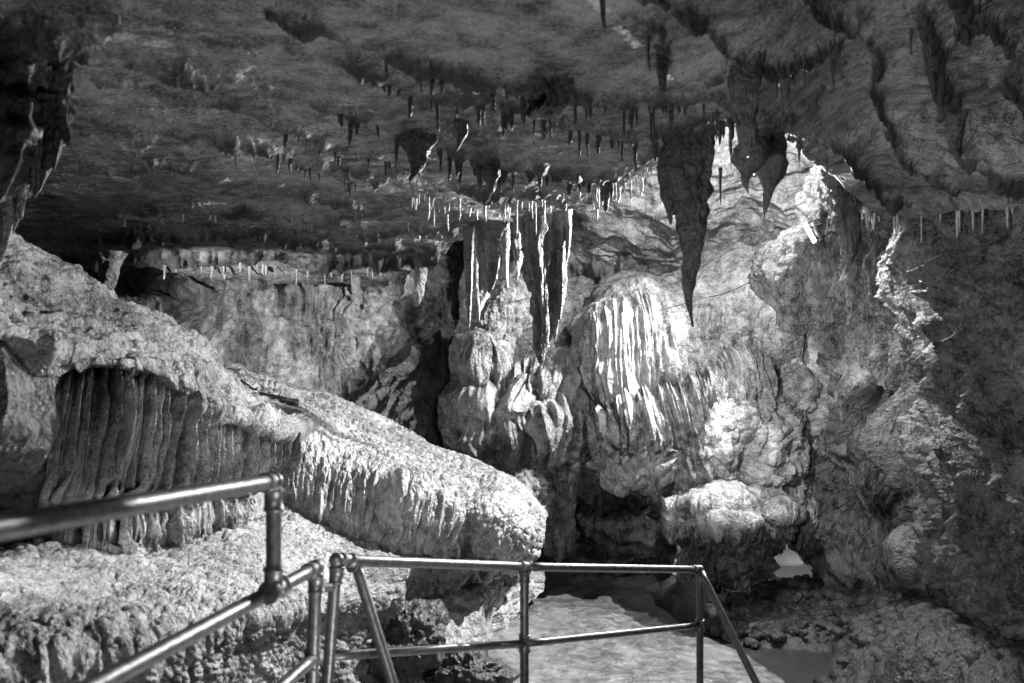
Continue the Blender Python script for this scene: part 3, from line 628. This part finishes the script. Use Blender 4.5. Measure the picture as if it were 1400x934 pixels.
patch('hanging_skirt', rowz(
    [(800, 575, 10.6), (855, 560, 10.5), (920, 530, 10.4), (985, 500, 10.4), (1034, 478, 10.6)],
    [(806, 572, 10.0), (858, 556, 9.7), (925, 536, 9.6), (990, 506, 9.7), (1038, 486, 10.0)],
    [(812, 588, 9.7), (862, 575, 9.3), (930, 560, 9.25), (995, 535, 9.35), (1042, 515, 9.7)],
    [(816, 615, 9.7), (866, 608, 9.3), (935, 600, 9.3), (1000, 585, 9.35), (1044, 570, 9.7)],
    [(820, 640, 9.85), (868, 635, 9.5), (938, 640, 9.5), (1002, 640, 9.55), (1046, 640, 9.8)],
    [(822, 632, 11.2), (868, 628, 11.0), (938, 635, 11.0), (1002, 640, 11.0), (1046, 640, 11.0)]),
    560, 300, lambda g: .07 * fbm(g.x * 2, g.y * 2, g.z * 2, 2, 181) + .18 * drape(g.s, g.t, 3.5, 28, .12) + .14 * drape(g.s, g.t, 10, 29, .12) + .06 * billow(g, 3, 186, zk=.3) + .02 * worley(g.s * 15, g.t * 12, 182), GREY, parent=dome,
    fringe=lambda u, v: 26 * ribs(u * 18, u * 0, 1, 28, .5) * smooth(.5, .8, v) * (1 - .8 * smooth(.84, 1, v)))

pop = patch('knobbly_flowstone', rowz(
    [(1010, 540, 11.2), (1045, 500, 11.2), (1085, 470, 11.2), (1130, 400, 11.4), (1190, 390, 11.6)],
    [(985, 560, 10.2), (1040, 510, 10.3), (1082, 480, 10.4), (1120, 400, 10.7), (1180, 400, 11.1)],
    [(950, 590, 9.6), (1030, 560, 9.8), (1080, 540, 9.9), (1130, 470, 10.5), (1180, 470, 11.0)],
    [(930, 620, 9.4), (1000, 600, 9.4), (1070, 590, 9.6), (1125, 560, 10.2), (1190, 560, 10.7)],
    [(925, 650, 9.4), (995, 650, 9.3), (1065, 650, 9.5), (1115, 640, 10.0), (1190, 640, 10.5)],
    [(925, 680, 9.7), (995, 700, 9.6), (1065, 710, 9.6), (1110, 715, 9.9), (1180, 700, 10.2)],
    [(930, 690, 11.0), (1000, 710, 11.0), (1065, 715, 11.0), (1110, 715, 11.0), (1180, 710, 11.2)]),
    520, 460, lambda g: .12 * fbm(g.x * 2, g.y * 2, g.z * 2, 3, 191) + .09 * billow(g, 3, 196) + .06 * worley(g.s * 10, g.t * 10, 192) + .02 * worley(g.s * 26, g.t * 26, 193) + .14 * drape(g.s, g.t, 5, 31) * smooth(590, 640, g.py + .2 * (1100 - g.px)), PALE, back=.3,
    lobes=[(985, 600, 55, 42, .25), (1060, 590, 36, 60, .25), (1085, 530, 26, 40, .15), (1128, 550, 34, 80, .3), (1075, 620, 26, 40, .15), (1038, 560, 8, 50, -.4), (1100, 600, 6, 60, -.35)])
tag(pop, 'bright knobbly popcorn-covered flowstone beside the dark right wall', 'flowstone')

mush = patch('mushroom_ledge', rowz(
    [(930, 690, 10.4), (975, 670, 10.5), (1020, 672, 10.5), (1060, 690, 10.4), (1085, 710, 10.3)],
    [(914, 690, 9.6), (965, 662, 9.8), (1020, 664, 9.8), (1065, 682, 9.7), (1098, 700, 9.7)],
    [(910, 686, 9.1), (960, 680, 8.8), (1020, 690, 8.7), (1065, 700, 8.8), (1100, 706, 9.2)],
    [(912, 710, 8.9), (960, 702, 8.6), (1020, 706, 8.55), (1062, 715, 8.7), (1092, 718, 9.1)],
    [(918, 728, 9.0), (960, 728, 8.75), (1015, 730, 8.7), (1055, 730, 8.85), (1082, 730, 9.2)],
    [(932, 742, 9.8), (965, 746, 9.5), (1010, 752, 9.4), (1045, 748, 9.5), (1066, 744, 9.8)],
    [(945, 770, 10.1), (970, 775, 9.8), (1010, 780, 9.6), (1036, 775, 9.8), (1052, 768, 10.1)],
    [(945, 795, 9.8), (972, 806, 9.6), (1008, 812, 9.4), (1036, 800, 9.6), (1050, 790, 10.0)]),
    380, 380, lambda g: .06 * fbm(g.x * 2.4, g.y * 2.4, g.z * 2.4, 3, 201) + .08 * billow(g, 3.5, 206) + .045 * worley(g.s * 11, g.t * 11, 202) + .08 * drape(g.s, g.t, 13, 33) * smooth(.35, .5, g.v) + .05 * ridged(g.x * 4, g.y * 4, g.z * 4, 3, 203) * smooth(.6, .8, g.v), GREY, back=.5,
    lobes=[(985, 690, 66, 14, .12), (1000, 708, 44, 12, .16), (1068, 702, 26, 14, .15)])
tag(mush, 'mushroom-shaped flowstone ledge with bright top and dark undercut beside the far pool', 'flowstone')

boulder(762, 700, 10.2, .22, .3, .55, GREY, 'grey knobbly rock pillar at the left side of the dark cave mouth', 6, .35, name='rock_pillar')
boulder(715, 680, 10.0, .35, .4, .30, GREY, 'rounded grey rock tucked behind the tip of the big mound', 8, .3)
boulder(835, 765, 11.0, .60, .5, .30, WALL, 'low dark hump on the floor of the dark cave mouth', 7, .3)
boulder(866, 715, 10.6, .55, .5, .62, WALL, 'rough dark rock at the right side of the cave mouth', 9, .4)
boulder(936, 776, 9.9, .10, .1, .16, PALE, 'small pale stump standing at the pool edge beside the railing end', 12, .3, name='stalagmite', cat='stalagmite')

ONES = ['', 'first', 'second', 'third', 'fourth', 'fifth', 'sixth', 'seventh', 'eighth', 'ninth', 'tenth', 'eleventh', 'twelfth', 'thirteenth', 'fourteenth', 'fifteenth', 'sixteenth', 'seventeenth', 'eighteenth', 'nineteenth']
def ordinal(n):
    if n == 1: return 'leftmost'
    if n < 20: return ONES[n] + ' from left'
    t, u = divmod(n, 10)
    return (('', '', 'twentieth', 'thirtieth', 'fortieth', 'fiftieth', 'sixtieth')[t] if u == 0 else ('', '', 'twenty-', 'thirty-', 'forty-', 'fifty-', 'sixty-')[t] + ONES[u]) + ' from left'
# ------------------------------------------------------------------ stalactites
def drip(px, y0, y1, w, d, mat, name='stalactite', label=None, cat='stalactite', group=None, lean=0.0, seed=0, power=.8, flute=0.0, bulge=None, parent=None, depth_k=1.0, blunt=0.0):
    """one hanging stone from photo y0 to y1, w px wide at the top"""
    rnd = random.Random(seed * 7919 + int(px * 13)); top = np.array(P(px, y0, d)); L = (y1 - y0) * d / F; r0 = w * .5 * d / F
    big = w > 14; nu = 72 if w > 30 else (28 if big else 9); nv = 130 if w > 30 else (60 if big else max(10, int(L / .02)))
    nv = min(nv, 160)
    th = np.linspace(0, 2 * np.pi, nu)[None, :]; t = np.linspace(-.12 if not big else -.15, 1, nv)[:, None]
    tt = np.clip(t, 0, 1)
    prof = (1 - tt) ** power * (1 - blunt) + blunt * np.sqrt(np.clip(1 - tt ** 6, 0, 1))
    if bulge: prof = prof * (1 + bulge[1] * np.exp(-((tt - bulge[0]) / bulge[2]) ** 2))
    prof = np.maximum(prof, .05); prof = prof * np.where(t < 0, 1 + 2.5 * t * t / .02 * .1, 1)
    if big: prof = prof * (1 + .22 * np.exp(-np.clip(t, 0, 1) / .05) + .05 * np.sin(t * L * 55 + seed))
    cx, sy = np.cos(th), np.sin(th)
    wob = .25 if big else .12
    r = r0 * prof * (1 + wob * fbm(cx * 1.3 + seed, sy * 1.3, t * L / max(r0, .01) * .5, 3, seed) + flute * (ribs(th * 1.9 + 3, t * 2, 1.0 + w / 30, seed, .3) - .4))
    if w > 14: r = r * (1 + .26 * drape(th * 1.2 + 0 * t, t * L * 3 + 0 * th, 2.2, seed, .5) + .10 * np.abs(vnoise(cx * 3 + 0 * t, sy * 3, t * L * 14, seed)) + .07 * worley(th * 3 + 0 * t, t * L * 14 + 0 * th, seed))
    ox = lean * L * tt + r0 * .6 * (fbm(t * 2 + seed, 0 * t, 0 * t, 2, seed)) * tt
    V = np.stack([top[0] + ox + r * cx, top[1] + r * sy * depth_k + 0 * t, top[2] - t * L + 0 * th], -1)
    V[:, -1] = V[:, 0]
    V = np.concatenate([V.reshape(-1, 3)]); o = mesh_obj(name, V, grid_faces(nv, nu, flip=True), mat, parent, base=top)
    if label: tag(o, label, cat, group)
    return o
def hang(px, y0, y1, w, mat=DIM, label=None, **k):
    y1 += 2 + 60 * float(ridge_field(np.array([[float(px)]]), np.array([[float(y0)]]))[0, 0])
    return drip(px, y0, y1, w, float(ceil_d(px, y0)) - k.pop('fwd', 0.0), mat, label=label, **k)

hang(938, 178, 440, 50, label='longest dark spear stalactite hanging before the bright alcove', power=.95, flute=.35, bulge=(.3, .22, .15), seed=1, lean=.02, depth_k=.7)
hang(914, 196, 300, 26, label='dark stalactite fused to the left flank of the long spear', power=.6, flute=.3, seed=2)
hang(1018, 84, 205, 34, label='thick dark column stub hanging where two ceiling ridges meet', power=.35, flute=.3, seed=3)
hang(1036, 185, 262, 30, label='left of the two dark bulb stalactites in front of the alcove', power=.8, bulge=(.4, .9, .25), seed=4, lean=-.2)
hang(1052, 188, 290, 28, label='right and larger of the two dark bulb stalactites in front of the alcove', power=.8, bulge=(.35, 1.1, .25), seed=5, lean=.03)
drip(1152, 205, 362, 36, 7.7, DIM, label='thick dark trunk-like stalactite hanging left of the right wall', power=.35, flute=.3, seed=6, lean=.06)
hang(1137, 60, 118, 20, label='short dark pointed stalactite high under the ceiling arch', power=.8, bulge=(.2, .4, .2), seed=7)
hang(1107, 130, 165, 22, label='small dark knob stalactite under the arch left of the long vault face', power=.5, seed=8)
hang(1074, 95, 150, 16, label='slim dark stalactite between the thick stub and the arch', seed=9)
hang(568, 178, 245, 36, label='broad dark tooth stalactite on the left part of the fourth ridge', power=.8, bulge=(.2, .2, .2), flute=.4, seed=10)
hang(632, 160, 205, 20, label='dark stalactite in the middle of the ceiling above the twin cones', power=.7, seed=11)
hang(744, 112, 150, 60, label='wide dark clump hanging from the near ridge above the centre', power=.3, flute=.6, seed=12)
hang(672, 210, 258, 18, label='right of the twin dark cone stalactites on the fourth ridge', power=.5, bulge=(.5, .6, .3), seed=13)
hang(655, 208, 255, 13, label='left of the twin dark cone stalactites on the fourth ridge', power=.5, seed=14)
hang(905, 60, 128, 16, label='dark smeared stalactite on the near ceiling right of centre', power=.4, seed=15)
hang(824, -6, 40, 9, label='thin dark stalactite cut by the top edge of the photo', power=.4, seed=16)
hang(887, 45, 96, 5, label='long single straw before the lit ceiling patch near the top', power=.2, seed=17)
hang(1308, 150, 226, 26, label='dark pointed mass hanging from the broad band on the right vault', power=.8, seed=18)
hang(1246, 36, 76, 5, label='thin straw on the upper part of the right vault', power=.3, seed=19)
for i, (x, y0, y1, w) in enumerate([(592, 90, 125, 10), (606, 92, 118, 12), (576, 90, 118, 7), (528, 75, 102, 6), (676, 112, 148, 6), (730, 128, 200, 5), (700, 145, 178, 5), (752, 150, 182, 5),
                                    (786, 138, 172, 6), (802, 140, 163, 5), (853, 142, 185, 5), (870, 145, 170, 5), (890, 150, 198, 5), (919, 135, 168, 6), (846, 188, 210, 4), (868.5, 188, 232, 8), (897, 185, 220, 8), (792, 178, 216, 5), (804, 180, 220, 3)]):
    hang(x, y0, y1, w, label=('long' if y1 - y0 > 35 else 'short') + ' dark stalactite on the two nearest ridges, ' + ordinal(1 + sorted([592, 606, 576, 528, 676, 730, 700, 752, 786, 802, 853, 870, 890, 919, 846, 868.5, 897, 792, 804]).index(x)), group='stalactites on the two near ceiling ridges', power=.45, seed=30 + i)

# left hanging mass and its tips
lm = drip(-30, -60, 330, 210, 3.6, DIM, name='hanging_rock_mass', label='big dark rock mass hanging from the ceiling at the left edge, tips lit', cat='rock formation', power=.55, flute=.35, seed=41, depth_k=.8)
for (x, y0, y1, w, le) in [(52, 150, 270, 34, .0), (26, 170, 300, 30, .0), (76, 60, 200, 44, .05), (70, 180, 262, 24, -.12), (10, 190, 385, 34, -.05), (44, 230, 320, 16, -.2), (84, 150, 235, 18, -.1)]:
    drip(x, y0 - 30, y1, w, 3.6, DIM if y1 < 265 else GREY, name='stalactite_tip', parent=lm, lean=le, power=.6, flute=.4, seed=x, depth_k=1.0)  # longer tips get paler stone, their lit look put into the colour

# central bundle of lit columns
def bundle(items, d, label, mat=COLUMN, seed=0, name='stalactite_cluster'):
    x, y0, y1, w, le = items[0]
    root = drip(x, y0, y1, w, d, mat, name=name, label=label, cat='stalactites', lean=le, power=.5, flute=.5, seed=seed, depth_k=.8)
    for k, (x, y0, y1, w, le) in enumerate(items[1:]):
        drip(x, y0, y1, w, d - .1 + .12 * math.sin(k * 2.3 + seed), mat, name='stalactite_tip', parent=root, lean=le, power=.55, flute=.5, seed=seed + k + 1)
    return root
bundle([(742, 275, 497, 44, .0), (757, 270, 465, 24, .02), (768, 265, 440, 20, -.03), (732, 285, 420, 22, .05), (720, 290, 400, 18, .02), (776, 270, 360, 12, .0), (748, 280, 480, 16, -.02)], 8.0,
       'tallest lit bundle of fused stalactites hanging in the centre, pointed tip', seed=51)
bundle([(662, 315, 430, 26, -.02), (676, 310, 402, 20, -.08), (690, 305, 395, 14, .05), (650, 320, 440, 14, .0), (640, 325, 450, 13, .0), (704, 300, 385, 16, .05)], 8.3,
       'paler bundle of stalactites just left of the tallest central bundle', seed=61)
drip(541, 375, 412, 20, 10.6, GREY, label='stubby twin-tipped stalactite above the shadowed recess', power=.4, seed=71)
drip(577, 360, 416, 18, 10.4, GREY, label='lit stubby stalactite hanging right over the shadowed recess', power=.5, seed=72)
drip(486, 375, 420, 14, 11.4, GREY, label='lit stub stalactite over the ribbed part of the back wall', power=.4, seed=73)
drip(150, 352, 402, 24, 9.0, GREY, label='pale stub column behind the ledge at left, near the ceiling edge', power=.3, seed=74)
for i, (x, y0, y1, w) in enumerate([(1045, 268, 298, 4), (985, 235, 280, 5), (1000, 200, 232, 3), (1011, 195, 225, 3), (948, 210, 240, 3), (972, 170, 205, 10), (985.5, 165, 198, 8), (1000.5, 168, 195, 8), (960, 180, 212, 9),
                                    (1093, 190, 222, 6), (1130, 210, 238, 6), (1082, 155, 180, 5), (1070, 120, 175, 5), (1062, 110, 140, 6), (1085, 98, 118, 7), (1100, 95, 125, 4)]):
    hang(x, y0, y1, w, label='dark thin stalactite fringing the arch over the alcove, ' + ordinal(1 + sorted([1045, 985, 1000, 1011, 948, 972, 985.5, 1000.5, 960, 1093, 1130, 1082, 1070, 1062, 1085, 1100]).index(x)), group='stalactites fringing the alcove arch', power=.5, seed=80 + i)

# straws in rows along the ridges
rnd = random.Random(5)
def along(poly, n, lmin, lmax, w, mat, label, group, jit=3):
    seg = [math.dist(a, b) for a, b in zip(poly[:-1], poly[1:])]; tot = sum(seg); items = []
    for i in range(n):
        q = rnd.random() * tot; k = 0
        while k < len(seg) - 1 and q > seg[k]: q -= seg[k]; k += 1
        a, b = poly[k], poly[k + 1]; f = q / seg[k]
        x = a[0] + (b[0] - a[0]) * f; y = a[1] + (b[1] - a[1]) * f + rnd.uniform(-jit, jit)
        l = lmin + (lmax - lmin) * rnd.random() ** 2
        items.append((x, y, l, w * rnd.uniform(.6, 1.5)))
    for i, (x, y, l, ww) in enumerate(sorted(items)):
        size = 'short' if l < lmin + .2 * (lmax - lmin) else ('long' if l > lmin + .6 * (lmax - lmin) else 'middling')
        hang(x, y, y + l, ww, mat, name='straw_stalactite', label=size + ' ' + label + ', ' + ordinal(i + 1), group=group, power=.35, seed=i + int(x), cat='stalactite')
along(RIDGES[0][0][4:], 26, 12, 50, 6, DIM, 'dark straw on the nearest long ceiling ridge', 'straws on the nearest ridge')
along(RIDGES[1][0][2:], 34, 12, 50, 6, DIM, 'dark straw on the second long ceiling ridge', 'straws on the second ridge')
along(RIDGES[3][0][3:], 44, 12, 44, 7, DIM, 'dark thick straw on the ridge meeting the central bundles', 'straws on the fourth ridge')
along(RIDGES[4][0], 34, 6, 20, 3.2, STRAW, 'pale straw stub on the faint ridge left of centre', 'straws on the faint fifth ridge')
along(RIDGES[7][0], 16, 10, 26, 4, DIM, 'dark stub on the faint upper left ridge', 'stubs on the upper left ridge')
along(RIDGES[4][0][:4], 16, 10, 30, 5, DIM, 'dark stub on the lower left ridge', 'stubs on the lower left ridge')
along(RIDGES[8][0], 12, 5, 14, 2.8, STRAW, 'tiny pale stub on the upper left ceiling ledge', 'tiny straws on the left ceiling ledges')
along(RIDGES[10][0], 12, 5, 14, 2.8, STRAW, 'tiny pale stub on the last ceiling ledge', 'tiny straws near the back of the ceiling')
along([(560, 262), (640, 280), (720, 272), (800, 268), (850, 250), (900, 222)], 60, 12, 42, 3.6, STRAW, 'bright slim straw over the central bundles', 'bright straws over the central bundles', 10)
along([(180, 360), (330, 362), (450, 372), (600, 364)], 30, 8, 22, 3.2, STRAW, 'pale straw where ceiling meets back wall', 'straws along the back wall')
along([(1165, 285), (1230, 290), (1300, 290), (1390, 275)], 20, 12, 44, 3.6, STRAW, 'thin pale straw over the right wall', 'straws over the right wall')
along([(1320, 225), (1372, 246), (1400, 255)], 6, 15, 35, 4, DIM, 'dark straw under the right vault band', 'straws under the right vault band')

# ------------------------------------------------------------------ pipes: railing, lamp, cables
def tube(name, pts, r, mat, parent, seg=20, caps=True):
    """round bar through world points"""
    pts = [Vector(p) for p in pts]; V = []; n = len(pts); up0 = None
    for i, p in enumerate(pts):
        t = (pts[min(i + 1, n - 1)] - pts[max(i - 1, 0)]).normalized()
        if up0 is None: up0 = Vector((0, 0, 1)) if abs(t.z) < .9 else Vector((1, 0, 0))
        a = t.cross(up0).normalized(); b = a.cross(t).normalized(); up0 = b
        for k in range(seg):
            an = 2 * math.pi * k / seg; V.append(p + (a * math.cos(an) + b * math.sin(an)) * r)
    idx = np.arange(n * seg).reshape(n, seg); nx = np.roll(idx, -1, 1)
    f = [np.stack([idx[:-1], nx[:-1], nx[1:], idx[1:]], -1).reshape(-1, 4)]
    if caps:
        V.append(pts[0]); V.append(pts[-1]); c0, c1 = n * seg, n * seg + 1
        f.append(np.concatenate([np.stack([nx[0], idx[0], np.full(seg, c0)], -1), np.stack([idx[-1], nx[-1], np.full(seg, c1)], -1)]))
    return mesh_obj(name, np.array([list(v) for v in V]), f, mat, parent, base=np.array(pts[0]))
def pipe(name, a, b, r, parent, mat=None):
    a, b = Vector(a), Vector(b); return tube(name, [a.lerp(b, k / 12) for k in range(13)], r, mat or STEEL, parent)
rail = bpy.data.objects.new('pipe_railing', None); C.objects.link(rail)
rb = P(458, 765, 3.6); rail.location = (rb.x, rb.y, 0); rail['_base'] = [rb.x, rb.y, 0.0]
tag(rail, 'galvanised steel pipe railing descending along the walkway in the foreground', 'railing')
R = .0245
A0 = P(-260, 765, 1.05); A1 = P(374, 658, 2.75); A2 = P(374, 806, 2.75)
pipe('top_rail', A0, A1, R, rail); pipe('post', A1, A2, R, rail)
B0 = P(60, 978, 1.75); B1 = P(432, 776, 3.25); pipe('lower_rail', P(-60, 1040, 1.5), B1, R, rail)
pipe('post', B1, P(418, 1180, 3.3), R, rail)
pipe('middle_rail', P(250, 1060, 2.3), P(426, 902, 3.25), R, rail)
C1 = P(460, 766, 3.55); pipe('post', C1, P(430, 1170, 3.6), R, rail)
pipe('link_pipe', P(430, 804, 3.27), P(456, 803, 3.57), .018, rail)
C2 = P(717, 775, 4.75); C3 = P(957, 779, 5.9)
pipe('top_rail', C1, C2, R, rail); pipe('top_rail', C2, C3, R, rail)
pipe('post', C2, P(717, 1080, 4.75), R, rail); pipe('post', C3, P(957, 1040, 5.9), R, rail)
pipe('middle_rail', P(452, 897, 3.58), P(717, 880, 4.75), .021, rail); pipe('middle_rail', P(717, 880, 4.75), P(957, 855, 5.9), .021, rail)
pipe('brace', P(486, 770, 3.66), P(560, 1010, 3.4), R * .95, rail); pipe('brace', C3, P(1062, 990, 5.3), R, rail)
def collar(p, axis, r=.0305, h=.07, name='tee_fitting'):
    p = Vector(p); axis = Vector(axis).normalized(); prof = [(-1, .9), (-.96, 1.06), (-.75, 1.06), (-.72, .97), (.72, .97), (.75, 1.06), (.96, 1.06), (1, .9)]
    V = []; seg = 24; a = axis.orthogonal().normalized(); b = axis.cross(a)
    for (t, k) in prof:
        for j in range(seg):
            an = 2 * math.pi * j / seg; V.append(p + axis * t * h / 2 + (a * math.cos(an) + b * math.sin(an)) * r * k)
    n = len(prof); idx = np.arange(n * seg).reshape(n, seg); nx = np.roll(idx, -1, 1)
    V += [p - axis * h / 2, p + axis * h / 2]
    f = [np.stack([idx[:-1], nx[:-1], nx[1:], idx[1:]], -1).reshape(-1, 4), np.concatenate([np.stack([nx[0], idx[0], np.full(seg, n * seg)], -1), np.stack([idx[-1], nx[-1], np.full(seg, n * seg + 1)], -1)])]
    return mesh_obj(name, np.array([list(v) for v in V]), f, STEEL, rail)
def elbow(p, name='elbow_fitting'):
    c = np.array(p); th = np.linspace(0, 2 * np.pi, 25)[None, :]; ph = np.linspace(.001, np.pi - .001, 14)[:, None]
    V = c + .031 * np.stack([np.sin(ph) * np.cos(th), np.sin(ph) * np.sin(th), np.cos(ph) + 0 * th], -1); V[:, -1] = V[:, 0]
    return mesh_obj(name, V.reshape(-1, 3), grid_faces(14, 25, flip=True), STEEL, rail)
dA = A1 - A0; Z = Vector((0, 0, 1))
elbow(A1); collar(A1 - dA.normalized() * .05, dA); collar(A1 - Z * .06, Z)
collar(P(374, 795, 2.75), Z, h=.09); collar(P(376, 806, 2.77), B1 - B0, r=.036, h=.1)
elbow(B1); collar(B1 - (B1 - B0).normalized() * .05, B1 - B0); collar(B1 - Z * .06, Z)
collar(P(426, 902, 3.27), Z, h=.08); elbow(C1); collar(C1 - Z * .06, Z); collar(C1 + (C2 - C1).normalized() * .06, C2 - C1)
collar(P(486, 772, 3.66), C2 - C1, r=.034, h=.05); collar(C2, C2 - C1, h=.09); collar(C2 - Z * .055, Z, h=.06)
collar(P(717, 880, 4.75), Z, h=.1); collar(P(957, 855, 5.9), Z, h=.08); elbow(C3); collar(C3 - (C3 - C2).normalized() * .05, C3 - C2); collar(C3 - Z * .06, Z)

# the strip lamp on the rock, lit
la, lb = P(1101, 307, 8.35), P(1114, 331, 8.3)
fx = bpy.data.objects.new('strip_lamp', None); C.objects.link(fx); fx.location = la; fx['_base'] = list(la)
tag(fx, 'small lit fluorescent strip lamp tilted on the rock beside the alcove', 'lamp')
tube('lamp_tube', [la, lb], .019, GLOW, fx)
off = Vector((.085, .06, .02)); 
tube('lamp_housing', [la + off, lb + off], .028, STEEL, fx, seg=8)
tube('lamp_bracket', [la.lerp(lb, .2), la.lerp(lb, .2) + off * 1.8], .012, BLACK, fx, seg=8); tube('lamp_bracket', [la.lerp(lb, .8), la.lerp(lb, .8) + off * 1.8], .012, BLACK, fx, seg=8)
def cable(pts, label):
    q = cubic(np.array(pts, float), 60, 0); q = unproj(q)
    return tag(tube('cable', [Vector(p) for p in q], .0055, BLACK, None, seg=8), label, 'cable')
cable([(1118, 335, 9.2), (1100, 350, 9.8), (1050, 372, 10.1), (1000, 398, 9.8), (962, 408, 9.6), (900, 425, 9.6)], 'thin dark cable running from the strip lamp across the pale dome')
cable([(625, 405, 10.4), (680, 414, 10.3), (740, 405, 10.4), (800, 395, 10.6), (870, 375, 10.9)], 'thin dark cable strung behind the central stalactite bundles')

for o in bpy.data.objects:
    if '_base' in o: del o['_base']
